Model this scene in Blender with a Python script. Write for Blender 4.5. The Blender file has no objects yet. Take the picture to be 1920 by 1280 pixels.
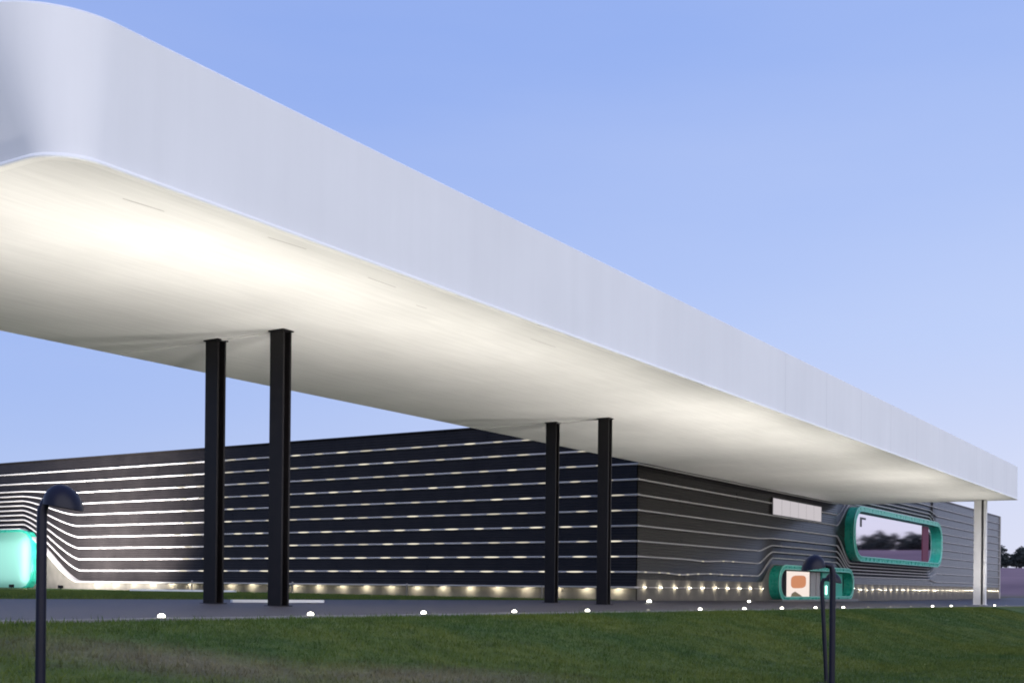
import bpy, bmesh, math, random
import numpy as np
from mathutils import Vector, Matrix

random.seed(7)
rng = np.random.default_rng(11)
SC = bpy.context.scene
COL = SC.collection
PI = math.pi
rad = math.radians

# ------------------------------------------------------------------ camera
# World axes: X runs along the long facade and the canopy, Y towards the building, Z up.
EYE = .934
HEAD = rad(32.5)                       # heading of the lens, measured from +X
cam_d = bpy.data.cameras.new('camera')
cam = bpy.data.objects.new('camera', cam_d)
COL.objects.link(cam)
cam_d.sensor_width = 36.0
cam_d.lens = 2248 / 1920 * 36
cam_d.shift_y = (1098 - 640) / 1920
cam_d.clip_start = .1
cam_d.clip_end = 6000
cam.matrix_world = (Matrix.Translation((0, 0, EYE)) @ Matrix.Rotation(HEAD - PI / 2, 4, 'Z')
                    @ Matrix.Rotation(PI / 2, 4, 'X') @ Matrix.Rotation(rad(.577), 4, 'Z'))
SC.camera = cam

# ------------------------------------------------------------------ sky and sun (dusk)
SUN_AZ = (-.50, -.866)                  # where the afterglow stands, seen from above
SUN_EL = rad(7)
world = bpy.data.worlds.new('World')
SC.world = world
world.use_nodes = True
nt = world.node_tree
bg = nt.nodes['Background']
sky = nt.nodes.new('ShaderNodeTexSky')
sky.sky_type = 'NISHITA'
sky.sun_disc = False
sky.sun_elevation = SUN_EL
sky.sun_rotation = math.atan2(SUN_AZ[0], SUN_AZ[1])
sky.ozone_density = 3.0
sky.dust_density = .6
geo = nt.nodes.new('ShaderNodeTexCoord')
sep = nt.nodes.new('ShaderNodeSeparateXYZ')
nt.links.new(geo.outputs['Generated'], sep.inputs[0])


def ramp_node(tree, stops):
    n = tree.nodes.new('ShaderNodeValToRGB')
    e = n.color_ramp.elements
    while len(e) > 1:
        e.remove(e[-1])
    e[0].position, e[0].color = stops[0][0], (*stops[0][1], 1)
    for p, c in stops[1:]:
        k = e.new(p)
        k.color = (*c, 1)
    return n


SKY_BLUE = [(0, (.46, .56, .86)), (.10, (.39, .51, .86)), (.20, (.325, .455, .86)), (.42, (.255, .385, .82)), (1, (.14, .24, .62))]
SKY_PALE = [(0, (.76, .76, .90)), (.08, (.68, .72, .92)), (.20, (.53, .64, .95)), (.45, (.31, .45, .88)), (1, (.14, .24, .62))]
r1 = ramp_node(nt, SKY_BLUE)
r2 = ramp_node(nt, SKY_PALE)
nt.links.new(sep.outputs['Z'], r1.inputs[0])
nt.links.new(sep.outputs['Z'], r2.inputs[0])
dot = nt.nodes.new('ShaderNodeVectorMath')
dot.operation = 'DOT_PRODUCT'
dot.inputs[1].default_value = (.5, -.87, 0)
nt.links.new(geo.outputs['Generated'], dot.inputs[0])
mr = nt.nodes.new('ShaderNodeMapRange')
mr.interpolation_type = 'SMOOTHSTEP'
mr.inputs['From Min'].default_value = -.65
mr.inputs['From Max'].default_value = .62
nt.links.new(dot.outputs['Value'], mr.inputs[0])
mx = nt.nodes.new('ShaderNodeMixRGB')
nt.links.new(mr.outputs[0], mx.inputs[0])
nt.links.new(r1.outputs[0], mx.inputs[1])
nt.links.new(r2.outputs[0], mx.inputs[2])
sc_ = nt.nodes.new('ShaderNodeMixRGB')          # a little of the physical sky on top of the dusk gradient
sc_.blend_type = 'ADD'
sc_.inputs[0].default_value = .006
nt.links.new(mx.outputs[0], sc_.inputs[1])
nt.links.new(sky.outputs[0], sc_.inputs[2])
nz = nt.nodes.new('ShaderNodeTexNoise')           # thin high haze
nz.inputs['Scale'].default_value = 2.2
nz.inputs['Detail'].default_value = 5
mpz = nt.nodes.new('ShaderNodeMapping')
mpz.inputs['Scale'].default_value = (1, 1, 5)
nt.links.new(geo.outputs['Generated'], mpz.inputs[0])
nt.links.new(mpz.outputs[0], nz.inputs['Vector'])
hz = ramp_node(nt, [(.3, (0, 0, 0)), (.75, (.11, .11, .11))])
nt.links.new(nz.outputs['Fac'], hz.inputs[0])
hm_ = nt.nodes.new('ShaderNodeMixRGB')
hm_.inputs[2].default_value = (.74, .78, .92, 1)
nt.links.new(hz.outputs[0], hm_.inputs[0])
nt.links.new(sc_.outputs[0], hm_.inputs[1])
nt.links.new(hm_.outputs[0], bg.inputs['Color'])
bg.inputs['Strength'].default_value = 1.0

sun_d = bpy.data.lights.new('sun', 'SUN')
sun_d.energy = 3.25
sun_d.angle = rad(100)
sun_d.color = (1.0, .95, .935)
sun = bpy.data.objects.new('sun', sun_d)
COL.objects.link(sun)
sv = Vector((SUN_AZ[0] * math.cos(SUN_EL), SUN_AZ[1] * math.cos(SUN_EL), math.sin(SUN_EL)))
sun.rotation_euler = sv.to_track_quat('Z', 'Y').to_euler()
sun.location = (30, -60, 40)

SC.view_settings.view_transform = 'Standard'
SC.view_settings.look = 'None'
SC.view_settings.exposure = 0
SC.view_settings.gamma = 1
SC.view_settings.use_curve_mapping = False
SC.render.engine = 'CYCLES'
SC.cycles.use_denoising = True
SC.cycles.max_bounces = 7
SC.cycles.diffuse_bounces = 4
SC.cycles.sample_clamp_indirect = 6
SC.cycles.pixel_filter_type = 'BLACKMAN_HARRIS'
SC.cycles.filter_width = 1.9


# ------------------------------------------------------------------ helpers
def tag(o, label=None, cat=None, group=None, kind=None):
    if label: o['label'] = label
    if cat: o['category'] = cat
    if group: o['group'] = group
    if kind: o['kind'] = kind
    return o


def empty(name, loc=(0, 0, 0), rz=0):
    o = bpy.data.objects.new(name, None)
    o.empty_display_size = .3
    COL.objects.link(o)
    o.location = loc
    o.rotation_euler = (0, 0, rz)
    return o


def link(name, mesh, mat=None, parent=None):
    o = bpy.data.objects.new(name, mesh)
    COL.objects.link(o)
    if mat is not None:
        if not mesh.materials:
            mesh.materials.append(mat)
    if parent is not None:
        o.parent = parent
    return o


def mesh_from(name, verts, faces, smooth=False):
    me = bpy.data.meshes.new(name)
    me.from_pydata([tuple(v) for v in verts], [], faces)
    me.update()
    if smooth:
        for p in me.polygons:
            p.use_smooth = True
    return me


class MB:
    """collects shapes into one mesh"""

    def __init__(self):
        self.v, self.f, self.s = [], [], []

    def add(self, verts, faces, smooth=False):
        b = len(self.v)
        self.v += [tuple(p) for p in verts]
        for f in faces:
            self.f.append(tuple(i + b for i in f))
            self.s.append(smooth)
        return self

    def box(self, x0, x1, y0, y1, z0, z1):
        vs = [(x, y, z) for x in (x0, x1) for y in (y0, y1) for z in (z0, z1)]
        self.add(vs, [(0, 1, 3, 2), (4, 6, 7, 5), (0, 4, 5, 1), (2, 3, 7, 6), (0, 2, 6, 4), (1, 5, 7, 3)])
        return self

    def tube(self, pts, rads, n=16, cap=True, smooth=True):
        pts = [Vector(p) for p in pts]
        if not hasattr(rads, '__len__'):
            rads = [rads] * len(pts)
        rings = []
        up = Vector((0, 0, 1))
        prev = None
        for i, p in enumerate(pts):
            d = (pts[min(i + 1, len(pts) - 1)] - pts[max(i - 1, 0)]).normalized()
            if prev is None:
                a = d.orthogonal().normalized()
            else:
                a = (prev - d * prev.dot(d)).normalized()
            prev = a
            b = d.cross(a)
            rings.append([p + (a * math.cos(2 * PI * k / n) + b * math.sin(2 * PI * k / n)) * rads[i] for k in range(n)])
        vs = [q for r in rings for q in r]
        fs = [(i * n + k, i * n + (k + 1) % n, (i + 1) * n + (k + 1) % n, (i + 1) * n + k) for i in range(len(pts) - 1) for k in range(n)]
        self.add(vs, fs, smooth)
        if cap:
            self.add(rings[0], [tuple(range(n - 1, -1, -1))])
            self.add(rings[-1], [tuple(range(n))])
        return self

    def lathe(self, prof, n=32, c=(0, 0, 0), smooth=True):
        vs = [(c[0] + r * math.cos(2 * PI * k / n), c[1] + r * math.sin(2 * PI * k / n), c[2] + z) for r, z in prof for k in range(n)]
        fs = [(i * n + k, i * n + (k + 1) % n, (i + 1) * n + (k + 1) % n, (i + 1) * n + k) for i in range(len(prof) - 1) for k in range(n)]
        self.add(vs, fs, smooth)
        return self

    def mesh(self, name):
        me = bpy.data.meshes.new(name)
        me.from_pydata(self.v, [], self.f)
        me.update()
        me.polygons.foreach_set('use_smooth', self.s)
        return me

    def build(self, name, mat, parent=None, bevel=0):
        o = link(name, self.mesh(name), mat, parent)
        if bevel:
            m = o.modifiers.new('bevel', 'BEVEL')
            m.width = bevel
            m.segments = 2
            m.limit_method = 'ANGLE'
            m.angle_limit = rad(40)
        return o


def material(name, color, rough=.6, metal=0, spec=.5, noise=None, bump=None, emit=None, coord='Object'):
    """noise = (scale, amount, detail) shifts the colour; bump = (scale, strength)"""
    m = bpy.data.materials.new(name)
    m.use_nodes = True
    t = m.node_tree
    b = t.nodes['Principled BSDF']
    b.inputs['Base Color'].default_value = (*color, 1)
    b.inputs['Roughness'].default_value = rough
    b.inputs['Metallic'].default_value = metal
    b.inputs['Specular IOR Level'].default_value = spec
    if emit:
        b.inputs['Emission Color'].default_value = (*emit[0], 1)
        b.inputs['Emission Strength'].default_value = emit[1]
    tc = t.nodes.new('ShaderNodeTexCoord')
    if noise:
        n = t.nodes.new('ShaderNodeTexNoise')
        n.inputs['Scale'].default_value = noise[0]
        n.inputs['Detail'].default_value = noise[2] if len(noise) > 2 else 5
        t.links.new(tc.outputs[coord], n.inputs['Vector'])
        lo = tuple(max(0, c * (1 - noise[1])) for c in color)
        hi = tuple(min(1, c * (1 + noise[1])) for c in color)
        r = ramp_node(t, [(.3, lo), (.7, hi)])
        t.links.new(n.outputs['Fac'], r.inputs[0])
        t.links.new(r.outputs[0], b.inputs['Base Color'])
        rr = t.nodes.new('ShaderNodeMapRange')
        rr.inputs['To Min'].default_value = max(.02, rough - .07)
        rr.inputs['To Max'].default_value = min(1, rough + .07)
        t.links.new(n.outputs['Fac'], rr.inputs[0])
        t.links.new(rr.outputs[0], b.inputs['Roughness'])
    if bump:
        n = t.nodes.new('ShaderNodeTexNoise')
        n.inputs['Scale'].default_value = bump[0]
        n.inputs['Detail'].default_value = 6
        t.links.new(tc.outputs[coord], n.inputs['Vector'])
        bp = t.nodes.new('ShaderNodeBump')
        bp.inputs['Strength'].default_value = bump[1]
        bp.inputs['Distance'].default_value = .05
        t.links.new(n.outputs['Fac'], bp.inputs['Height'])
        t.links.new(bp.outputs[0], b.inputs['Normal'])
    return m


def glow(name, color, strength):
    m = bpy.data.materials.new(name)
    m.use_nodes = True
    t = m.node_tree
    t.nodes.clear()
    e = t.nodes.new('ShaderNodeEmission')
    e.inputs[0].default_value = (*color, 1)
    e.inputs[1].default_value = strength
    o = t.nodes.new('ShaderNodeOutputMaterial')
    t.links.new(e.outputs[0], o.inputs[0])
    return m


M = {}
M['fascia'] = material('white_render', (.80, .80, .81), .5, noise=(.25, .025))
M['soffit'] = material('soffit_membrane', (.80, .79, .765), .55, noise=(.35, .05), bump=(1.2, .06))
M['joint'] = material('fascia_joint', (.55, .55, .58), .6)


def stretch(mat, scale, amount):
    """streaks: a noise stretched along one axis, mixed into the colour"""
    t = mat.node_tree
    b = t.nodes['Principled BSDF']
    src = b.inputs['Base Color'].links[0].from_socket
    g = t.nodes.new('ShaderNodeNewGeometry')
    mp = t.nodes.new('ShaderNodeMapping')
    mp.inputs['Scale'].default_value = scale
    t.links.new(g.outputs['Position'], mp.inputs[0])
    n = t.nodes.new('ShaderNodeTexNoise')
    n.inputs['Scale'].default_value = 1
    n.inputs['Detail'].default_value = 7
    n.inputs['Roughness'].default_value = .65
    t.links.new(mp.outputs[0], n.inputs['Vector'])
    r = ramp_node(t, [(.3, (1 - amount,) * 3), (.7, (1, 1, 1))])
    t.links.new(n.outputs['Fac'], r.inputs[0])
    m = t.nodes.new('ShaderNodeMixRGB')
    m.blend_type = 'MULTIPLY'
    m.inputs[0].default_value = 1
    t.links.new(src, m.inputs[1])
    t.links.new(r.outputs[0], m.inputs[2])
    t.links.new(m.outputs[0], b.inputs['Base Color'])


stretch(M['fascia'], (1.1, 1.1, .07), .045)
stretch(M['soffit'], (.35, 5.0, 1), .10)
M['trim'] = material('white_edge_trim', (.86, .85, .82), .4)
M['clad'] = material('dark_cladding', (.0128, .0112, .0112), .30, spec=.03, noise=(.8, .22), bump=(3, .05))
cb = M['clad'].node_tree.nodes['Principled BSDF']
cb.inputs['Coat Weight'].default_value = 1.0      # thin lacquer: shows mostly at a grazing view
cb.inputs['Coat IOR'].default_value = 1.19
cb.inputs['Coat Roughness'].default_value = .2
M['fin'] = material('pale_fin', (.46, .44, .435), .45, noise=(1.5, .08))
M['plinth'] = material('concrete_plinth', (.10, .092, .08), .8, noise=(1.3, .2), bump=(6, .2))
M['steel'] = material('black_steel', (.008, .007, .008), .42, spec=.2, noise=(2, .2))
M['whitecol'] = material('white_column_paint', (.62, .61, .61), .5, noise=(1.2, .05))
M['paving'] = None
M['kerb'] = material('kerb_concrete', (.16, .155, .16), .75, noise=(2.5, .15), bump=(12, .2))
M['bench'] = material('white_precast', (.72, .72, .72), .6, noise=(4, .05))
M['green'] = material('green_enamel', (.022, .33, .235), .28, noise=(1.5, .1))
M['greenedge'] = material('mint_edge', (.20, .55, .45), .35, noise=(2, .06))
M['glass'] = material('mirror_glazing', (.93, .86, .91), .035, metal=1.0)
M['darkglass'] = material('dark_glazing', (.03, .035, .04), .04, spec=.7)
M['mullion'] = material('dark_mullion', (.03, .03, .032), .4)
M['greypanel'] = material('grey_panel', (.30, .28, .27), .5, noise=(2, .08))
M['lamp'] = material('lamp_paint', (.008, .008, .018), .38, spec=.22, noise=(6, .15))
M['lamplens'] = material('lamp_lens', (.12, .12, .06), .3)
M['led'] = glow('led_warm', (1, .92, .75), .62)
M['ledbright'] = glow('led_warm_bright', (1, .92, .74), 1.0)
M['downlight'] = glow('downlight_warm', (1, .90, .68), 640)
M['uplens'] = glow('uplight_lens', (1, .95, .80), 13)
M['poster'] = glow('lit_interior', (1, .86, .78), .95)
M['glowpane'] = glow('sky_glow_pane', (1, .93, .97), .58)  # even pinkish glow stands in for sky mirrored in the panes
M['bark'] = material('bark', (.06, .05, .045), .9, noise=(3, .3))
M['leaf'] = material('dark_foliage', (.022, .03, .03), .8, noise=(.6, .4))


def lit_print(name, color, strength):
    return glow(name, color, strength)


# ------------------------------------------------------------------ ground
def sstep(a, b, x):
    t = np.clip((np.asarray(x, float) - a) / (b - a), 0, 1)
    return t * t * (3 - 2 * t)


def ground_z(x, y):
    x = np.asarray(x, float)
    y = np.asarray(y, float)
    p = .26 - .0057 * np.clip(x, -30, 118)
    up = .012 * np.clip(y - 18.6, 0, 16.4) + .004 * np.clip(y - 35, 0, 70)
    w = 18.6 - y
    k = sstep(-.1, 10, w)
    bank = -(.95 * k + .012 * np.clip(x, -20, 120) * k) - .004 * np.clip(w - 10, 0, 60)
    und = .05 * np.sin(x * .31 + y * .2) * np.sin(y * .43 - x * .11) * sstep(1, 6, w)
    hill = (9.4 + 8.2 * sstep(45, 0, y)) * sstep(190, 400, x) + 1.2 * np.sin(x * .011 + y * .013) * sstep(190, 400, x)
    return p + up + bank + und + hill


def gz(x, y):
    return float(ground_z(x, y))


def axis(dense0, dense1, step, lo, hi):
    a = list(np.arange(dense0, dense1 + 1e-6, step))
    s, v = step, a[-1]
    while v < hi:
        s *= 1.22
        v += s
        a.append(min(v, hi))
    s, v, b = step, a[0], []
    while v > lo:
        s *= 1.22
        v -= s
        b.append(max(v, lo))
    return np.array(b[::-1] + a)


def grid(xs, ys, zf, dz=0):
    X, Y = np.meshgrid(xs, ys, indexing='ij')
    Z = zf(X, Y) + dz
    vs = np.stack([X.ravel(), Y.ravel(), Z.ravel()], 1)
    ny = len(ys)
    fs = [(i * ny + j, (i + 1) * ny + j, (i + 1) * ny + j + 1, i * ny + j + 1) for i in range(len(xs) - 1) for j in range(ny - 1)]
    return vs, fs


def grass_mat(name, blades=False):
    m = bpy.data.materials.new(name)
    m.use_nodes = True
    t = m.node_tree
    b = t.nodes['Principled BSDF']
    b.inputs['Roughness'].default_value = .85
    b.inputs['Specular IOR Level'].default_value = .15
    tc = t.nodes.new('ShaderNodeNewGeometry')
    n1 = t.nodes.new('ShaderNodeTexNoise')
    n1.inputs['Scale'].default_value = .16
    n1.inputs['Detail'].default_value = 6
    n1.inputs['Roughness'].default_value = .6
    n2 = t.nodes.new('ShaderNodeTexNoise')
    n2.inputs['Scale'].default_value = 1.7
    n2.inputs['Detail'].default_value = 8
    n2.inputs['Roughness'].default_value = .7
    for n in (n1, n2):
        t.links.new(tc.outputs['Position'], n.inputs['Vector'])
    g = ramp_node(t, [(.25, (.034, .058, .017)), (.5, (.072, .110, .026)), (.75, (.135, .165, .05))])
    t.links.new(n2.outputs['Fac'], g.inputs[0])
    d = ramp_node(t, [(.3, (.12, .09, .065)), (.7, (.25, .195, .145))])
    t.links.new(n2.outputs['Fac'], d.inputs[0])
    # worn patches: an ellipse each, its rim broken up by noise
    def patch(cx, cy, rx, ry, rot):
        mp = t.nodes.new('ShaderNodeMapping')
        mp.vector_type = 'TEXTURE'
        mp.inputs['Location'].default_value = (cx, cy, 0)
        mp.inputs['Rotation'].default_value = (0, 0, rot)
        mp.inputs['Scale'].default_value = (rx, ry, 1e6)
        t.links.new(tc.outputs['Position'], mp.inputs[0])
        ln = t.nodes.new('ShaderNodeVectorMath')
        ln.operation = 'LENGTH'
        t.links.new(mp.outputs[0], ln.inputs[0])
        ad = t.nodes.new('ShaderNodeMath')
        ad.operation = 'MULTIPLY_ADD'
        ad.inputs[1].default_value = 1.5
        t.links.new(n2.outputs['Fac'], ad.inputs[0])
        t.links.new(ln.outputs['Value'], ad.inputs[2])
        q = ramp_node(t, [(.0, (.7, .7, .7)), (.5, (.6, .6, .6)), (1, (0, 0, 0))])
        hm = t.nodes.new('ShaderNodeMath')
        hm.operation = 'MULTIPLY'
        hm.inputs[1].default_value = .5
        t.links.new(ad.outputs[0], hm.inputs[0])
        t.links.new(hm.outputs[0], q.inputs[0])
        return q
    acc = None
    for pa in ((12.9, 14.2, 3.2, 1.5, -.75), (16.5, 12.3, 3.5, 1.1, -.3)):
        q = patch(*pa)
        if acc is None:
            acc = q
        else:
            mxx = t.nodes.new('ShaderNodeMath')
            mxx.operation = 'MAXIMUM'
            t.links.new(acc.outputs[0], mxx.inputs[0])
            t.links.new(q.outputs[0], mxx.inputs[1])
            acc = mxx
    k = acc
    # slow drift between yellowish and blue-green turf
    yl = ramp_node(t, [(.38, (.62, .78, .82)), (.62, (1.12, 1.0, .80))])
    t.links.new(n1.outputs['Fac'], yl.inputs[0])
    ym = t.nodes.new('ShaderNodeMixRGB')
    ym.blend_type = 'MULTIPLY'
    ym.inputs[0].default_value = 1
    t.links.new(g.outputs[0], ym.inputs[1])
    t.links.new(yl.outputs[0], ym.inputs[2])
    g = ym
    sp = t.nodes.new('ShaderNodeSeparateXYZ')
    t.links.new(tc.outputs['Position'], sp.inputs[0])
    mx_ = t.nodes.new('ShaderNodeMixRGB')
    t.links.new(k.outputs[0], mx_.inputs[0])
    t.links.new(g.outputs[0], mx_.inputs[1])
    t.links.new(d.outputs[0], mx_.inputs[2])
    last = mx_
    if not blades:                                  # far off the land is dry heath
        far = t.nodes.new('ShaderNodeMapRange')
        far.inputs['From Min'].default_value = 185
        far.inputs['From Max'].default_value = 225
        t.links.new(sp.outputs['X'], far.inputs[0])
        n3 = t.nodes.new('ShaderNodeTexNoise')
        n3.inputs['Scale'].default_value = .03
        n3.inputs['Detail'].default_value = 5
        t.links.new(tc.outputs['Position'], n3.inputs['Vector'])
        h = ramp_node(t, [(.35, (.17, .11, .13)), (.65, (.26, .17, .19))])
        t.links.new(n3.outputs['Fac'], h.inputs[0])
        m3 = t.nodes.new('ShaderNodeMixRGB')
        t.links.new(far.outputs[0], m3.inputs[0])
        t.links.new(mx_.outputs[0], m3.inputs[1])
        t.links.new(h.outputs[0], m3.inputs[2])
        last = m3
        bp = t.nodes.new('ShaderNodeBump')
        bp.inputs['Strength'].default_value = .6
        bp.inputs['Distance'].default_value = .08
        n4 = t.nodes.new('ShaderNodeTexNoise')
        n4.inputs['Scale'].default_value = 9
        n4.inputs['Detail'].default_value = 6
        t.links.new(tc.outputs['Position'], n4.inputs['Vector'])
        t.links.new(n4.outputs['Fac'], bp.inputs['Height'])
        t.links.new(bp.outputs[0], b.inputs['Normal'])
    t.links.new(last.outputs[0], b.inputs['Base Color'])
    return m


M['ground'] = grass_mat('turf')
M['blades'] = grass_mat('turf_blades', True)

xs = axis(-12, 130, 1.0, -2500, 3200)
ys = axis(-6, 40, .6, -2500, 2500)
vs, fs = grid(xs, ys, ground_z)
ground = link('ground', mesh_from('ground', vs, fs, True), M['ground'])
tag(ground, kind='structure')

# paving under the canopy
pm = material('dark_paving', (.060, .055, .066), .55, spec=.25, noise=(.5, .22), bump=(25, .15))
M['paving'] = pm
px = np.arange(-40, 200.1, 2.0)
py = np.arange(18.9, 34.95, 1.0)
vs, fs = grid(px, py, ground_z, .030)
pav = link('pavement', mesh_from('pavement', vs, fs), pm)
tag(pav, kind='structure')
# paving slabs: cut joints as thin recessed strips are too fine to see; the kerb is real
kerb_v, kerb_f = [], []
for i, x in enumerate(px):
    z = gz(x, 18.7)
    kerb_v += [(x, 18.62, z - .25), (x, 18.62, z + .045), (x, 18.64, z + .06), (x, 18.88, z + .06), (x, 18.90, z + .045), (x, 18.90, z - .25)]
    if i:
        b = (i - 1) * 6
        kerb_f += [(b + k, b + 6 + k, b + 7 + k, b + 1 + k) for k in range(5)]
kerb = link('kerb', mesh_from('kerb', kerb_v, kerb_f), M['kerb'])
tag(kerb, kind='structure')

# grass blades on the bank
def make_grass(name, x0, x1, y0, y1, n, hmin, hmax, wid):
    bx = rng.uniform(x0, x1, n)
    by = rng.uniform(y0, y1, n)
    keep = np.ones(n, bool)
    bx, by = bx[keep], by[keep]
    n = len(bx)
    bz = ground_z(bx, by) - .01
    # clumps: taller where a slow wave says so
    cl = .6 + .4 * np.sin(bx * 1.9 + np.sin(by * 2.3) * 1.5) * np.sin(by * 1.7 + np.sin(bx * 1.3))
    hgt = rng.uniform(hmin, hmax, n) * (.7 + .6 * cl)
    ang = rng.uniform(0, 2 * PI, n)
    lean = rng.uniform(.1, .9, n) * hgt
    la = rng.uniform(0, 2 * PI, n)
    wd = wid * rng.uniform(.6, 1.3, n)
    dx, dy = np.cos(ang) * wd, np.sin(ang) * wd
    P = np.empty((n, 3, 3))
    P[:, 0] = np.stack([bx - dx, by - dy, bz], 1)
    P[:, 1] = np.stack([bx + dx, by + dy, bz], 1)
    P[:, 2] = np.stack([bx + np.cos(la) * lean, by + np.sin(la) * lean, bz + hgt], 1)
    me = bpy.data.meshes.new(name)
    me.vertices.add(n * 3)
    me.vertices.foreach_set('co', P.reshape(-1))
    me.loops.add(n * 3)
    me.loops.foreach_set('vertex_index', np.arange(n * 3, dtype=np.int32))
    me.polygons.add(n)
    me.polygons.foreach_set('loop_start', np.arange(0, n * 3, 3, dtype=np.int32))
    me.update(calc_edges=True)
    return link(name, me, M['blades'])


g1 = make_grass('bank_grass', 5, 95, 4.5, 18.66, 330000, .035, .085, .011)
tag(g1, 'short green grass with worn patches covering the bank in front of the paving', 'grass', kind='stuff')
g3 = make_grass('grass_tufts', 6, 60, 8, 18.72, 26000, .08, .15, .013)
tag(g3, 'taller tufts of grass scattered over the front bank and along the kerb', 'grass', kind='stuff')
g2 = make_grass('rear_lawn_grass', 14, 69, 35.2, 72, 90000, .05, .12, .02)
tag(g2, 'dark strip of lawn between the paving and the striped side wall', 'grass', kind='stuff')

# ------------------------------------------------------------------ the building
VX = 69.95          # plane of the side wall that faces the lawn (runs along Y)
UY = 35.0           # plane of the long front wall (runs along X)
XE, YE = 190.6, 132.0
TOP = EYE + 11.05
NAT = {n: 8.0 - n for n in range(-2, 9)}
DOOR = {-2: 10, -1: 9, 0: 8, 1: 7, 2: 6, 3: 5, 4: 4.12, 5: 3.55, 6: 3.02, 7: 2.52, 8: 2.02}
WIN = {-2: 10.05, -1: 9.5, 0: 9.08, 1: 8.68, 2: 8.32, 3: 2.56, 4: 2.24, 5: 1.92, 6: 1.6, 7: 1.25, 8: 0}
POD = {-2: 10, -1: 9.08, 0: 8.36, 1: 7.92, 2: 7.48, 3: 7.04, 4: 6.60, 5: 6.16, 6: 5.72, 7: 5.28, 8: 4.84}


def soft(t):
    t = min(1, max(0, t))
    return .45 * t + .55 * t * t * (3 - 2 * t)


def wob(n, s):
    """the lowest rails near the corner are not quite straight"""
    if n == 7: return -.10 * math.exp(-((s - 76.5) / 1.8) ** 2) + .04 * math.exp(-((s - 82) / 2) ** 2)
    if n == 6: return -.08 * math.exp(-((s - 80.5) / 2.2) ** 2) + .03 * math.exp(-((s - 85) / 2) ** 2)
    return 0


def hR(n, s):
    if s < 91.3: h = NAT[n] + wob(n, s)
    elif s < 94.6: h = NAT[n] + (DOOR[n] - NAT[n]) * soft((s - 91.3) / 3.3)
    elif s < 111.6: h = DOOR[n]
    elif s < 115.6: h = DOOR[n] + (WIN[n] - DOOR[n]) * soft((s - 111.6) / 4.0)
    elif s < 147.2: h = WIN[n]
    elif s < 151.0: h = WIN[n] + (NAT[n] - WIN[n]) * soft((s - 147.2) / 3.8)
    else: h = NAT[n]
    return EYE + h


def hL(n, s):
    a = 90.3 + .12 * (8 - n)
    b = 98.9 - .05 * n
    return EYE + NAT[n] + (POD[n] - NAT[n]) * soft((s - a) / (b - a))


def PR(s, z, out): return (s, UY - out, z)
def PL(s, z, out): return (VX - out, s, z)


SR = sorted(set([VX + .0] + list(np.arange(71, 90, .75)) + list(np.arange(90, 118, .3)) + list(np.arange(118, 146, 3)) + list(np.arange(146, 152, .3)) + list(np.arange(153, 190, 4)) + [XE]))
SL = sorted(set([UY] + list(np.arange(37, 89, 3)) + list(np.arange(89, 101, .25)) + list(np.arange(102, 131, 3)) + [YE]))

building = empty('factory_building', (VX, UY, 0))
tag(building, 'long dark factory hall with pale horizontal rails and green rounded windows', 'building')


def put(name, me, mat, parent=building):
    o = link(name, me, mat, parent)
    o.matrix_parent_inverse = Matrix.Translation((-VX, -UY, 0))
    return o


core = MB().box(VX + .12, XE - .05, UY + .12, YE, -1.2, TOP - .12)
put('wall_core', core.mesh('wall_core'), M['clad'])
cap = MB().box(VX - .17, XE + .05, UY - .17, YE, TOP - .001, TOP + .10)
put('roof_edge', cap.mesh('roof_edge'), M['clad'])


def strip(name, P, S, zlo, zhi, rows, mat):
    """rows = list of (fraction from low to high, outward offset)"""
    vs, fs = [], []
    m = len(rows)
    for s in S:
        a, b = zlo(s), zhi(s)
        vs += [P(s, a + (b - a) * f, o) for f, o in rows]
    for i in range(len(S) - 1):
        for k in range(m - 1):
            q = (i * m + k, (i + 1) * m + k, (i + 1) * m + k + 1, i * m + k + 1)
            fs.append(q if P is PR else q[::-1])
    return put(name, mesh_from(name, vs, fs), mat)


def saw(k):
    r = []
    for i in range(k):
        r += [(i / k, .075), ((i + .94) / k, .035)]
    r.append((1, .035))
    return r


def fin(name, P, S, h, depth=.17, thick=.095, mat=None):
    """a rail of real thickness that follows the curve h"""
    vs, fs = [], []
    for s in S:
        z = h(s)
        vs += [P(s, z - thick / 2, 0), P(s, z - thick / 2, depth * .86), P(s, z - thick * .2, depth), P(s, z + thick * .35, depth), P(s, z + thick / 2, depth * .8), P(s, z + thick / 2, 0)]
    m = 6
    for i in range(len(S) - 1):
        for k in range(5):
            q = (i * m + k, (i + 1) * m + k, (i + 1) * m + k + 1, i * m + k + 1)
            fs.append(q if P is PR else q[::-1])
    fs += [tuple(range(m)), tuple(range((len(S) - 1) * m, len(S) * m))[::-1]]
    return put(name, mesh_from(name, vs, fs), mat or M['fin'])


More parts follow.
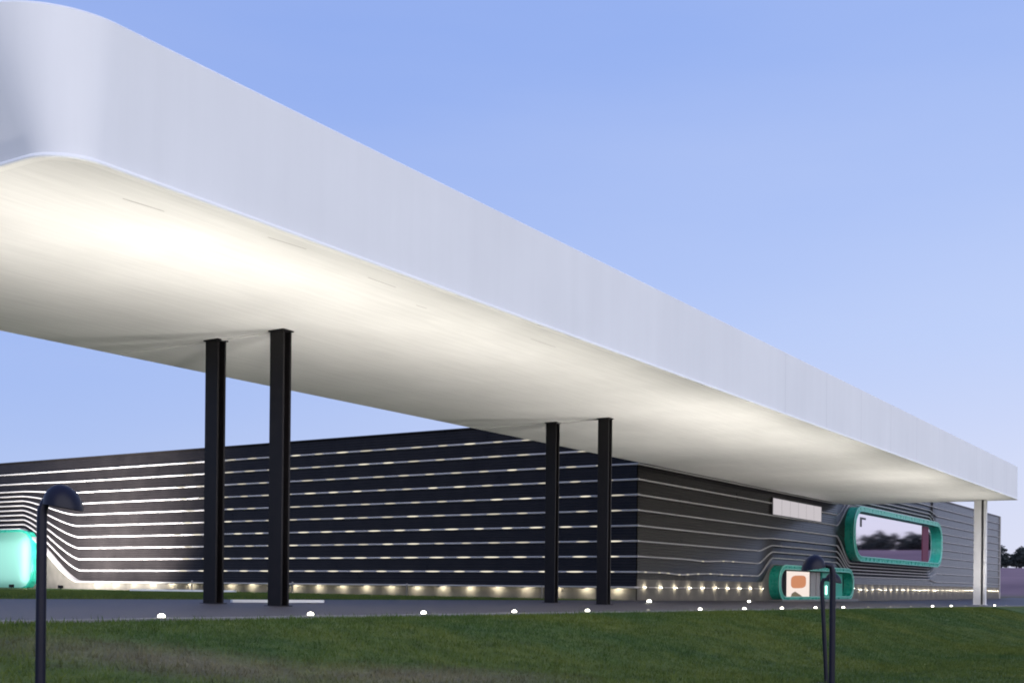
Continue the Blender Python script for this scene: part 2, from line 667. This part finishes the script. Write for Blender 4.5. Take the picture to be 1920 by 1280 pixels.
for P, S, h in ((PR, SR, hR), (PL, SL, hL)):
    # top band, then one band between each two rails
    strip('cladding_band', P, S, lambda s: h(-2, s), lambda s: TOP, saw(5), M['clad'])
    for n in range(-2, 7):
        strip('cladding_band', P, S, lambda s: h(n + 1, s), lambda s: h(n, s), saw(5), M['clad'])
    if P is PR:
        low = lambda s: (EYE + .52) if (s < 91.3 or s > 114.6) else max(EYE + .52, h(8, s))
        strip('cladding_band', P, S, low, lambda s: h(7, s), saw(3), M['clad'])
        strip('plinth', P, S, lambda s: -1.0, low, [(0, .05), (1, .05), (1, 0)], M['plinth'])
    else:
        strip('cladding_band', P, S, lambda s: h(8, s), lambda s: h(7, s), saw(5), M['clad'])
        strip('plinth', P, S, lambda s: -1.0, lambda s: h(8, s), [(0, .05), (1, .05)], M['plinth'])
    for n in range(-2, 9):
        if P is PR and n == 8:
            fin('rail', P, [s for s in SR if s < 92], lambda s: EYE, .14, .06)
            fin('rail', P, [s for s in SR if s > 115.6], lambda s: EYE, .14, .06)
        else:
            S2 = [VX - .16] + S[1:] if P is PR else [UY - .165] + S[1:]
            fin('rail', P, S2, lambda s: h(n, max(s, S[0])), .17 if n < 8 else (.17 if P is PR else .68), .085 if P is PR else .115)

# vertical joint in the front wall beyond the window, and the trim at the far corner
jo = MB().box(148.55, 148.75, UY - .19, UY - .02, EYE + 8.2, TOP - .01)
put('expansion_joint', jo.mesh('joint'), M['mullion'])
fc = MB().box(XE - .06, XE + .12, UY - .20, UY + .3, -.9, TOP - .02)
put('corner_trim', fc.mesh('corner_trim'), M['fin'])

# light fittings on the rails (one mesh shared by all)
led_mb = MB()
for sx in (-1, 1):
    led_mb.tube([(0, 0, 0), (sx * .16, 0, 0), (sx * .30, 0, 0), (sx * .42, 0, 0)], [.048, .044, .03, .006], 8, False)
led_me = led_mb.mesh('led_fitting')
led_me.materials.append(M['led'])
led_meb = led_me.copy()
led_meb.materials.clear()
led_meb.materials.append(M['ledbright'])


def led(P, s, h, bright=False, sc=1.0):
    z = h(s)
    z2 = h(s + .2)
    o = put('rail_light', led_meb if bright else led_me, None)
    o.location = P(s, z, .19)
    ang = math.atan2(z2 - z, .2)
    o.rotation_euler = (0, -ang, 0) if P is PR else (0, -ang, PI / 2)
    o.scale = (sc, 1, 1)
    return o


for n in range(-2, 8):
    off = random.uniform(0, 2.3)
    k = 0
    s = 35.6 + off
    while s < 78.5:
        br = (n == 4) or n >= 6 or random.random() < .18
        led(PL, s, lambda q: hL(n, q), br, random.uniform(1.0, 1.5) * (1.1 if n >= 6 else 1))
        s += 2.35
for n, ss in ((7, (70.9, 73.0, 74.4, 76.2, 77.6, 79.4, 81.6, 83.7, 85.8, 87.6)), (6, (80.2, 84.0, 85.9))):
    for s in ss:
        led(PR, s, lambda q: hR(n, q), False, .55)

def downlight_mesh(tilt):
    mb = MB().box(-.13, .13, -.05, .05, -.03, .03)
    c, n_ = math.cos(tilt), math.sin(tilt)
    nf = len(mb.f)
    # the luminous face looks at the wall and down
    mb.add([(-.12, .054, .028), (.12, .054, .028), (.12, .054 - .06 * n_, -.028), (-.12, .054 - .06 * n_, -.028)], [(0, 1, 2, 3)])
    me = mb.mesh('wall_downlight')
    me.materials.append(M['mullion'])
    me.materials.append(M['downlight'])
    me.polygons[nf].material_index = 1
    return me


dlL, dlR = downlight_mesh(0), downlight_mesh(0)
s = 36.3
while s < 90.2:
    o = put('wall_downlight', dlL, None)
    o.location = PL(s, EYE - .085, .56)
    o.rotation_euler = (0, 0, -PI / 2)
    s += 2.35
sp_pos = [71.0 + 2.35 * k for k in range(10)] + [116.8 + 2.35 * k for k in range(32)]
for s in sp_pos:
    o = put('wall_downlight', dlR, None)
    o.location = PR(s, EYE, .33)
    o.scale = (.5, 1, .6)


# ---- rounded green pods
def stadium(a0, a1, z0, z1, r0, r1, n=10):
    """outline of a rounded box in (s, z), r0 = corner radius along s, r1 along z"""
    pts = []
    for cx, cz, t0 in ((a1 - r0, z1 - r1, 0), (a0 + r0, z1 - r1, PI / 2), (a0 + r0, z0 + r1, PI), (a1 - r0, z0 + r1, 1.5 * PI)):
        for k in range(n + 1):
            t = t0 + PI / 2 * k / n
            pts.append((cx + r0 * math.cos(t), cz + r1 * math.sin(t)))
    return pts


def scaled(pts, d):
    """move an outline inwards by d along its own normals"""
    n = len(pts)
    out = []
    for i in range(n):
        ax, az = pts[i - 1]
        bx_, bz_ = pts[(i + 1) % n]
        tx, tz = bx_ - ax, bz_ - az
        L = math.hypot(tx, tz) or 1
        out.append((pts[i][0] - tz / L * d, pts[i][1] + tx / L * d))
    return out


def loft(P, rings, close=True):
    vs, fs = [], []
    n = len(rings[0][0])
    for pts, o in rings:
        vs += [P(s, z, o) for s, z in pts]
    for i in range(len(rings) - 1):
        for k in range(n):
            q = (i * n + k, i * n + (k + 1) % n, (i + 1) * n + (k + 1) % n, (i + 1) * n + k)
            fs.append(q if P is PR else q[::-1])
    return vs, fs


def pod(P, name, outl, depth, rim, pane_in, pane_mat, pane_out):
    root = empty(name)
    root.parent = building
    root.matrix_parent_inverse = Matrix.Translation((-VX, -UY, 0))
    inner = scaled(outl, rim)
    vs, fs = loft(P, [(outl, -.02), (outl, depth - .05), (scaled(outl, .05), depth), (inner, depth), (inner, -.02)])
    o = link('frame', mesh_from('frame', vs, fs, False), M['green'], root)
    # pale bead along the outer and inner edges
    for base, dd in ((outl, depth - .03), (inner, depth + .01)):
        mb = MB()
        loop = [P(s, z, dd) for s, z in base]
        mb.tube(loop + [loop[0]], .055, 6, False)
        mb.build('edge_bead', M['greenedge'] if P is PR else M['green'], root)
    pts = scaled(outl, pane_in)
    vs = [P(s, z, pane_out) for s, z in pts]
    f = tuple(range(len(vs)))
    me = mesh_from('pane', vs, [f if P is PR else f[::-1]])
    link('pane', me, pane_mat, root)
    return root


# the big mirror window
wo = stadium(114.2, 150.2, EYE + 2.78, EYE + 8.06, 2.6, 2.2)
wpod = pod(PR, 'window', wo, .95, .42, .46, M['glass'], .35)
MB().box(142.9, 145.6, UY - .42, UY - .36, EYE + 3.35, EYE + 7.45).build('curtain', material('maroon_curtain', (.12, .02, .05), .6, noise=(2, .2)), wpod)
# a small dark notice inside the upper corner of the glass
MB().box(118.2, 120.1, UY - .375, UY - .365, EYE + 6.95, EYE + 7.15).build('notice', M['mullion'], wpod)
MB().box(118.2, 118.75, UY - .375, UY - .365, EYE + 6.2, EYE + 6.949).build('notice', M['mullion'], wpod)

# plain rectangular window, its panes glowing in place of a sky reflection
rw = empty('window')
rw.parent = building
rw.matrix_parent_inverse = Matrix.Translation((-VX, -UY, 0))
MB().box(94.2, 106.8, UY - .20, UY - .02, EYE + 6.02, EYE + 7.5).build('frame', M['mullion'], rw)
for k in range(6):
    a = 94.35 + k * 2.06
    MB().box(a, a + 1.95, UY - .225, UY - .19, EYE + 6.10, EYE + 7.42).build('pane', M['glowpane'], rw)

# the entrance
do = stadium(93.9, 114.3, -.06, EYE + 1.93, 1.6, 1.3)
dpod = pod(PR, 'entrance', do, .95, .30, .30, M['darkglass'], .08)
MB().box(97.6, 103.6, UY - .20, UY - .09, .10, EYE + 1.50).build('lit_window', M['poster'], dpod)
circ = MB()
def sq(c): return math.copysign(abs(c) ** .55, c)
cp = [(100.7 + 1.95 * sq(math.cos(2 * PI * k / 28)), 1.55 + .55 * sq(math.sin(2 * PI * k / 28)) + .06 * math.cos(2 * PI * k / 28)) for k in range(28)]
circ.add([(x, UY - .212, z) for x, z in cp], [tuple(range(28))])
circ.build('orange_print', lit_print('orange_print', (1, .42, .22), .62), dpod)
tri = MB()
tri.add([(98.6, UY - .215, .14), (102.2, UY - .215, .14), (101.2, UY - .215, .42), (99.8, UY - .215, .72), (99.0, UY - .215, .55)], [(0, 1, 2, 3, 4)])
tri.build('grey_print', lit_print('grey_print', (.5, .42, .30), .35), dpod)
MB().box(97.45, 97.6, UY - .24, UY - .085, .06, EYE + 1.58).build('door_frame', M['mullion'], dpod)
MB().box(103.6, 103.75, UY - .24, UY - .085, .06, EYE + 1.58).build('door_frame', M['mullion'], dpod)
MB().box(103.9, 105.4, UY - .18, UY - .085, .06, EYE + 1.52).build('door_panel', M['greypanel'], dpod)
MB().box(105.6, 106.6, UY - .17, UY - .085, .06, EYE + 1.52).build('door_panel', M['greypanel'], dpod)
MB().box(107.0, 113.0, UY - .25, UY - .085, .06, EYE + 1.52).build('green_panel', material('green_panel', (.06, .36, .27), .4, noise=(1, .1)), dpod)
MB().box(107.9, 108.15, UY - .34, UY - .26, .45, 1.25).build('wall_lamp', glow('mint_lamp', (.45, 1, .82), 3.5), dpod)
MB().box(93.6, 114.6, UY - 1.3, UY - .06, -.30, .045).build('threshold', M['kerb'], dpod)

# the lit green bay at the end of the lawn side
lo_ = stadium(96.3, 127.0, .16, EYE + 4.72, 1.7, 1.6, 3)
lpod = pod(PL, 'lit_bay', lo_, .75, .12, .12, None, .66)
bm_ = bpy.data.materials.new('backlit_mint_glass')
bm_.use_nodes = True
t = bm_.node_tree
t.nodes.clear()
tr = t.nodes.new('ShaderNodeBsdfTranslucent')
tr.inputs[0].default_value = (.42, .80, .72, 1)
df = t.nodes.new('ShaderNodeBsdfDiffuse')
df.inputs[0].default_value = (.25, .62, .52, 1)
ms = t.nodes.new('ShaderNodeMixShader')
ms.inputs[0].default_value = .3
ou = t.nodes.new('ShaderNodeOutputMaterial')
t.links.new(tr.outputs[0], ms.inputs[1])
t.links.new(df.outputs[0], ms.inputs[2])
t.links.new(ms.outputs[0], ou.inputs[0])
for c in lpod.children:
    if c.name.startswith('pane'):
        c.data.materials.clear()
        c.data.materials.append(bm_)
for (y0, y1, e) in ((98.0, 126.0, 330), (97.0, 103.0, 230)):
    ld = bpy.data.lights.new('bay_lamp', 'AREA')
    ld.shape = 'RECTANGLE'
    ld.size = 3.9
    ld.size_y = y1 - y0
    ld.energy = e
    ld.color = (.95, 1.0, .98)
    lob = bpy.data.objects.new('bay_lamp', ld)
    COL.objects.link(lob)
    lob.parent = lpod
    lob.location = (VX - .20, (y0 + y1) / 2, .35 + 2.4)
    lob.rotation_euler = (0, PI / 2, 0)

# ------------------------------------------------------------------ the canopy
CX0, CX1, CY0, CY1 = 14.25, 112.75, 19.2, 34.45
CZ0, CZ1 = EYE + 8.0, 11.88


def rounded(x0, x1, y0, y1, rn, rf, n=14):
    """plan outline, counter-clockwise; rn = radius at the near end, rf at the far end"""
    pts = []
    for cx, cy, r, t0 in ((x1 - rf, y0 + rf, rf, -PI / 2), (x1 - rf, y1 - rf, rf, 0), (x0 + rn, y1 - rn, rn, PI / 2), (x0 + rn, y0 + rn, rn, PI)):
        for k in range(n + 1):
            t = t0 + PI / 2 * k / n
            pts.append((cx + r * math.cos(t), cy + r * math.sin(t)))
    return pts


canopy = empty('entrance_canopy', ((CX0 + CX1) / 2, (CY0 + CY1) / 2, CZ0))
tag(canopy, 'long white flat canopy with rounded end and warm lit underside', 'canopy')


def cput(name, me, mat):
    o = link(name, me, mat, canopy)
    o.matrix_parent_inverse = Matrix.Translation((-(CX0 + CX1) / 2, -(CY0 + CY1) / 2, -CZ0))
    return o


def plan(z, d=0):
    f = min(1, max(0, (z - CZ0) / (CZ1 - CZ0)))
    x0 = 14.30 - .70 * f
    rn = .9 + 1.1 * f
    return rounded(x0 + d, CX1 - d, CY0 + d, CY1 - d, max(.05, rn - d), max(.05, .25 - d))


n = len(plan(CZ0))


def prism_wall(levels):
    vs, fs = [], []
    for d, z in levels:
        vs += [(x, y, z) for x, y in plan(z, d)]
    for i in range(len(levels) - 1):
        for k in range(n):
            fs.append((i * n + k, i * n + (k + 1) % n, (i + 1) * n + (k + 1) % n, (i + 1) * n + k))
    return vs, fs


vs, fs = prism_wall([(0, CZ0 + .07), (0, CZ0 + 1), (0, CZ0 + 2), (0, CZ1 - .06), (.06, CZ1)])
fo = cput('fascia', mesh_from('fascia', vs, fs, True), M['fascia'])
fo.data.set_sharp_from_angle(angle=rad(25))
vs, fs = prism_wall([(.075, CZ0 - .003), (-.05, CZ0 + .002), (-.075, CZ0 + .02), (-.075, CZ0 + .05), (.004, CZ0 + .13)])
cput('edge_trim', mesh_from('edge_trim', vs, fs), M['trim'])
cput('soffit', mesh_from('soffit', [(x, y, CZ0) for x, y in plan(CZ0, .07)], [tuple(range(n))[::-1]]), M['soffit'])
cput('top_deck', mesh_from('top_deck', [(x, y, CZ1) for x, y in plan(CZ1, .06)], [tuple(range(n))]), M['fascia'])

for k in range(10):
    x = 53.5 + 6.0 * k
    cput('panel_joint', MB().box(x - .008, x + .008, CY0 - .003, CY0 + .02, CZ0 + .14, CZ1 - .07).mesh('panel_joint'), M['joint'])
for xa, xb, ya, yb in ((16.7, 17.75, 20.37, 20.30), (20.3, 21.5, 19.72, 19.62), (24.3, 25.5, 20.03, 20.05), (27.4, 27.9, 20.8, 20.8), (33, 34.6, 20.4, 20.4)):
    o = cput('soffit_seam', MB().add([(xa, ya - .012, CZ0 - .003), (xb, yb - .012, CZ0 - .003), (xb, yb + .012, CZ0 - .003), (xa, ya + .012, CZ0 - .003)], [(0, 1, 2, 3)]).mesh('soffit_seam'), M['greypanel'])

# ------------------------------------------------------------------ columns
def h_column(x, y, label):
    """H-section, flanges facing along X"""
    z0 = gz(x, y) + .03
    root = empty('steel_column', (x, y, z0))
    H = CZ0 - z0 - .045
    w, d, tf = .285, .19, .075
    prof = [(-d, -w), (-d + tf, -w), (-d + tf, -.03), (d - tf, -.03), (d - tf, -w), (d, -w), (d, w), (d - tf, w), (d - tf, .03), (-d + tf, .03), (-d + tf, w), (-d, w)]
    m = len(prof)
    vs = [(px_, py_, 0) for px_, py_ in prof] + [(px_, py_, H) for px_, py_ in prof]
    fs = [(k, (k + 1) % m, m + (k + 1) % m, m + k) for k in range(m)] + [tuple(range(m))[::-1], tuple(range(m, 2 * m))]
    sh = link('shaft', mesh_from('shaft', vs, fs), M['steel'], root)
    bv = sh.modifiers.new('bevel', 'BEVEL')
    bv.width = .008
    bv.limit_method = 'ANGLE'
    MB().box(-.27, .27, -.36, .36, -.028, .02).build('base_plate', M['steel'], root, .006)
    MB().box(-.24, .24, -.33, .33, H, H + .044).build('cap_plate', M['steel'], root)
    return tag(root, label, 'column', 'black columns in pairs under the canopy')


h_column(28.09, 29.58, 'black steel column of the nearer pair, on its left beside the canopy edge')
h_column(28.05, 26.64, 'black steel column of the nearer pair, on its right and the tallest in view')
h_column(50.46, 29.87, 'black steel column of the farther pair, on its left before the striped wall')
h_column(50.40, 26.95, 'black steel column of the farther pair, on its right near the building corner')

# cross beams that join each pair under the soffit
for x in (28.07, 50.43):
    b = MB().box(x - .06, x + .06, 26.9, 34.3, CZ0 - .045, CZ0 - .002)
    o = cput('cross_beam', b.mesh('cross_beam'), M['soffit'])

fx, fy = 111.3, 22.0
z0 = gz(fx, fy) + .03
wc = empty('white_column', (fx, fy, z0))
tag(wc, 'tall white column with a dark slot under the far canopy end', 'column')
H = CZ0 - z0 - .004
MB().box(-.30, .30, -.10, .50, 0, H).build('shaft', M['whitecol'], wc, .01)
MB().box(-.30, .30, -.50, -.31, 0, H - .02).build('shaft', M['whitecol'], wc, .01)
MB().box(-.16, .28, -.315, -.095, 0, H - .01).build('slot', M['mullion'], wc)
MB().box(-.40, .40, -.60, .60, -.028, .025).build('base_plate', M['whitecol'], wc, .006)

# ------------------------------------------------------------------ in-ground uplights
ring_me = MB().lathe([(.10, .0), (.21, .0), (.21, .035), (.17, .05), (.15, .035)], 24).mesh('rim')
ring_me.materials.append(M['steel'])
lens_me = MB().lathe([(.151, .03), (.16, .09), (.14, .15), (.08, .19), (.001, .205)], 20).mesh('lens')
lens_me.materials.append(M['uplens'])
lens_dim = lens_me.copy()
lens_dim.materials.clear()
lens_dim.materials.append(glow('dim_lens', (1, .95, .8), .35))
up_x = [16.86, 21.36, 25.82, 30.36, 34.89, 39.45, 44.12, 48.83, 53.46, 58.26, 62.79, 67.4, 72.0, 76.7, 82.31, 87.76, 92.3, 97.7, 103.16, 108.2]
DIM = (5, 11, 12, 13, 16, 17, 19)
PW = (1.0, 1.2, .8, 1.12, .85, 1.25, .75)
ordn = ['first', 'second', 'third', 'fourth', 'fifth', 'sixth', 'seventh', 'eighth', 'ninth', 'tenth', 'eleventh', 'twelfth', 'thirteenth', 'fourteenth', 'fifteenth', 'sixteenth', 'seventeenth', 'eighteenth', 'nineteenth', 'twentieth']


def uplight(x, y, label, group, power, aim, size=100, scale=1.0):
    z = gz(x, y) + .031
    root = empty('ground_uplight', (x, y, z))
    root.scale = (scale,) * 3
    link('rim', ring_me, None, root)
    link('lens', lens_me if scale > .43 else lens_dim, None, root)
    if power:
        pd = bpy.data.lights.new('lens_glow', 'POINT')      # stray light from the lens on the paving and turf
        pd.energy = 14 if scale > .43 else 3
        pd.color = (1, .95, .80)
        pd.shadow_soft_size = .06
        po = bpy.data.objects.new('lens_glow', pd)
        COL.objects.link(po)
        po.parent = root
        po.location = (0, 0, .62)
        ld = bpy.data.lights.new('uplight_beam', 'SPOT')
        ld.energy = power
        ld.color = (1, .955, .89)
        ld.spot_size = rad(size)
        ld.spot_blend = 1.0
        ld.shadow_soft_size = .25
        lo = bpy.data.objects.new('uplight_beam', ld)
        COL.objects.link(lo)
        lo.parent = root
        lo.location = (0, 0, .24)
        lo.rotation_euler = (Vector((x, y, z + .24)) - Vector(aim)).to_track_quat('Z', 'Y').to_euler()
    return tag(root, label, 'ground light', group)


for k, x in enumerate(up_x):
    lab = f'glowing ground uplight on the paving edge, {ordn[k]} in the row counted from the left'
    uplight(x, 19.25, lab, 'uplights along the paving edge', 2150 * (.6 if k in DIM else 1) * PW[k % 7], (x + .5 + .9 * math.sin(k * 2.1), 25.2 + .8 * math.sin(k * 1.7), CZ0), 116, .4 if k in DIM else .46)
uplight(14.7, 23.0, 'unseen ground uplight added to brighten the near rounded end of the canopy', 'uplights along the paving edge', 1700, (15.6, 23.6, CZ0), 120, .46)  # added lamp out of view, lifts the dim near end of the soffit
uplight(61.2, 29.8, 'small glowing ground light by the building corner, behind the main row', 'rear ground lights', 260, (62, 31, CZ0), 110, .8)
uplight(78.2, 30.5, 'faint ground light on the paving just left of the green entrance', 'rear ground lights', 200, (79, 31.5, CZ0), 110, .6)

# floodlights that wash the striped wall by the lit bay
for fy_, lab in ((80.0, 'small floodlight on the lawn before the striped wall, farther from the green bay'),
                 (86.2, 'small floodlight on the lawn before the striped wall, nearer the green bay')):
    fx_ = 60.0
    fl = empty('floodlight', (fx_, fy_, gz(fx_, fy_)))
    tag(fl, lab, 'floodlight', 'floodlights on the rear lawn')
    MB().box(-.12, .12, -.18, .18, .10, .34).build('housing', M['steel'], fl, .01)
    MB().tube([(0, 0, -.05), (0, 0, .12)], .03, 10).build('stake', M['steel'], fl)
    MB().box(.121, .128, -.15, .15, .13, .31).build('lens', M['uplens'], fl)
    ld = bpy.data.lights.new('flood_beam', 'SPOT')
    ld.energy = 85000
    ld.color = (1, .96, .92)
    ld.spot_size = rad(112)
    ld.spot_blend = 1.0
    ld.shadow_soft_size = .15
    lo = bpy.data.objects.new('flood_beam', ld)
    COL.objects.link(lo)
    lo.parent = fl
    lo.location = (.14, 0, .24)
    lo.rotation_euler = (Vector((0, 0, 0)) - Vector((9.9, 4.8, 9.6))).to_track_quat('Z', 'Y').to_euler()

# ------------------------------------------------------------------ small things on the rear lawn
for k, (yy, where) in enumerate(((41.2, 'nearest the building corner'), (52.5, 'second from the building corner'), (63.5, 'third from the building corner'), (74.5, 'nearest the green bay'))):
    z = gz(68.4, yy)
    st = MB()
    st.lathe([(.001, -.05), (.05, -.05), (.05, .72), (.075, .74), (.075, .86), (.05, .90), (.001, .905)], 14, (0, 0, 0))
    o = st.build('wall_bollard', M['greypanel'])
    o.location = (68.4, yy, z)
    tag(o, f'slim grey bollard before the lit foot of the striped wall, {where}', 'bollard', 'bollards along the striped wall')


def slab(name, a, b, w, h, lift, label, cat):
    a, b = Vector(a), Vector(b)
    d = b - a
    L = d.length
    root = empty(name, ((a.x + b.x) / 2, (a.y + b.y) / 2, gz((a.x + b.x) / 2, (a.y + b.y) / 2) + .03), math.atan2(d.y, d.x))
    MB().box(-L / 2, L / 2, -w / 2, w / 2, lift, lift + h).build('slab', M['bench'], root, .012)
    for sx in (-.38, .38):
        MB().box(sx * L - .12, sx * L + .12, -w / 2 + .06, w / 2 - .06, -.03, lift).build('support', M['kerb'], root)
    return tag(root, label, cat)


slab('stone_bench', (30.0, 30.7), (32.7, 28.9), .45, .10, .02, 'low white slab bench behind the nearer pair of columns', 'bench')
slab('lawn_kerb', (56.7, 67.9), (58.4, 59.4), .25, .12, .06, 'thin white kerb on the rear lawn below the striped wall', 'kerb')


# ------------------------------------------------------------------ garden lamps
def garden_lamp(x, y, top, face, label, s=1.0, lean=0.0, reach=.185):
    """a pole that bends into a half-dome hood; face = direction the hood points to, in radians"""
    z = gz(x, y)
    root = empty('garden_lamp', (x, y, z), face)
    Hh = (top - z)
    hood_h = .215 * s
    zb = Hh - hood_h                      # rim of the hood
    MB().lathe([(.001, -.05), (.11 * s, -.05), (.11 * s, .015), (.07 * s, .03), (.05 * s, .035)], 20).build('base_plate', M['lamp'], root)
    pts = [(-lean, 0, -.02), (-lean * .5, 0, zb * .5), (0, 0, zb - .10 * s), (.004, 0, zb - .02 * s), (.03 * s, 0, zb + .05 * s), (reach - .08 * s, 0, zb + .085 * s)]
    MB().tube(pts, [.046 * s, .046 * s, .046 * s, .046 * s, .044 * s, .035 * s], 18).build('pole', M['lamp'], root)
    # hood: half ellipsoid, its open side down and tipped slightly up at the front
    hb = MB()
    cx = reach * s
    nu, nv = 28, 10
    rings = []
    for i in range(nv + 1):
        t = PI / 2 * i / nv
        r = math.cos(t)
        rings.append([(cx + .178 * s * r * math.cos(2 * PI * k / nu), .172 * s * r * math.sin(2 * PI * k / nu), zb + hood_h * math.sin(t) - .03 * s * r * math.cos(2 * PI * k / nu)) for k in range(nu)])
    inner = [(cx + .166 * s * math.cos(2 * PI * k / nu), .16 * s * math.sin(2 * PI * k / nu), zb + .012 * s - .03 * s * math.cos(2 * PI * k / nu)) for k in range(nu)]
    vs = [p for r in rings for p in r]
    fs = [(i * nu + k, i * nu + (k + 1) % nu, (i + 1) * nu + (k + 1) % nu, (i + 1) * nu + k) for i in range(nv) for k in range(nu)]
    hb.add(vs, fs, True)
    hb.add(rings[0] + inner, [(k, nu + k, nu + (k + 1) % nu, (k + 1) % nu) for k in range(nu)], False)
    hood = hb.build('hood', M['lamp'], root)
    MB().add(inner, [tuple(range(nu))[::-1]]).build('lens', M['lamplens'], hood)
    return tag(root, label, 'lamp', 'hooded garden lamps on the grass bank')


FACE_R = HEAD - PI / 2            # to the right in the picture
garden_lamp(6.94, 9.53, EYE + .89, FACE_R + .15, 'nearest dark hooded garden lamp, its hood pointing right before the lit bay')
garden_lamp(17.67, 5.58, EYE + .51, FACE_R + PI + .1, 'dark hooded garden lamp with its hood pointing left, before the entrance', 1.0, 0, .30)
garden_lamp(26.02, 8.46, EYE + .37, FACE_R - .1, 'dark hooded garden lamp half hidden behind another lamp, its hood pointing right', 1.0, -.12, .25)

# ------------------------------------------------------------------ trees on the far ridge
def make_tree_meshes(seed, hgt, wid):
    r = np.random.default_rng(seed)
    mb = MB()
    mb.tube([(0, 0, -.6), (.08, .05, hgt * .25), (-.06, .1, hgt * .5), (.05, 0, hgt * .8)], [.32, .24, .16, .05], 8)
    for k in range(6):
        a = r.uniform(0, 2 * PI)
        z = hgt * r.uniform(.25, .55)
        L = wid * r.uniform(.5, .85)
        mb.tube([(0, 0, z), (math.cos(a) * L * .5, math.sin(a) * L * .5, z + hgt * .12), (math.cos(a) * L, math.sin(a) * L, z + hgt * .2)], [.12, .08, .03], 6)
    tm = mb.mesh('trunk')
    tm.materials.append(M['bark'])
    cl = []
    for k in range(34):
        a = r.uniform(0, 2 * PI)
        q = r.uniform(0, 1)
        z = hgt * (.06 + .88 * q)
        rr = wid * (1 - (q - .25) ** 2 * 1.3) * r.uniform(.15, .9)
        cl.append((math.cos(a) * rr, math.sin(a) * rr, z, r.uniform(.7, 1.5)))
    vs, fs = [], []
    for cx, cy, cz, cr in cl:
        for j in range(70):
            d = r.normal(size=3)
            d /= np.linalg.norm(d)
            c = np.array((cx, cy, cz)) + d * cr * r.uniform(.5, 1.08) * np.array((1, 1, .75))
            a_ = r.normal(size=3)
            a_ /= np.linalg.norm(a_)
            b_ = np.cross(a_, d)
            b_ /= (np.linalg.norm(b_) + 1e-6)
            sz = r.uniform(.16, .34)
            i0 = len(vs)
            vs += [c - a_ * sz, c + b_ * sz * .7, c + a_ * sz, c - b_ * sz * .7]
            fs.append((i0, i0 + 1, i0 + 2, i0 + 3))
    cm = mesh_from('crown', vs, fs)
    cm.materials.append(M['leaf'])
    return tm, cm


kinds = [make_tree_meshes(s_, h_, w_) for s_, h_, w_ in ((1, 7.5, 3.6), (2, 6.2, 3.9), (3, 8.8, 3.4))]
yy = 84.0
k = 0
while yy > -100:
    xx = 415 + random.uniform(-12, 12)
    tm, cm = kinds[k % 3]
    root = empty('ridge_tree', (xx, yy, gz(xx, yy)), random.uniform(0, 6.2))
    f_ = random.uniform(.62, .9)
    root.scale = (f_ * 1.3, f_ * 1.3, f_)
    link('trunk', tm, None, root)
    link('crown', cm, None, root)
    tag(root, 'small dark round tree in the row on the ridge right of the building', 'tree', 'trees on the far ridge')
    yy -= random.uniform(1.7, 3.2) if yy < 55 else random.uniform(1.0, 1.7)
    k += 1
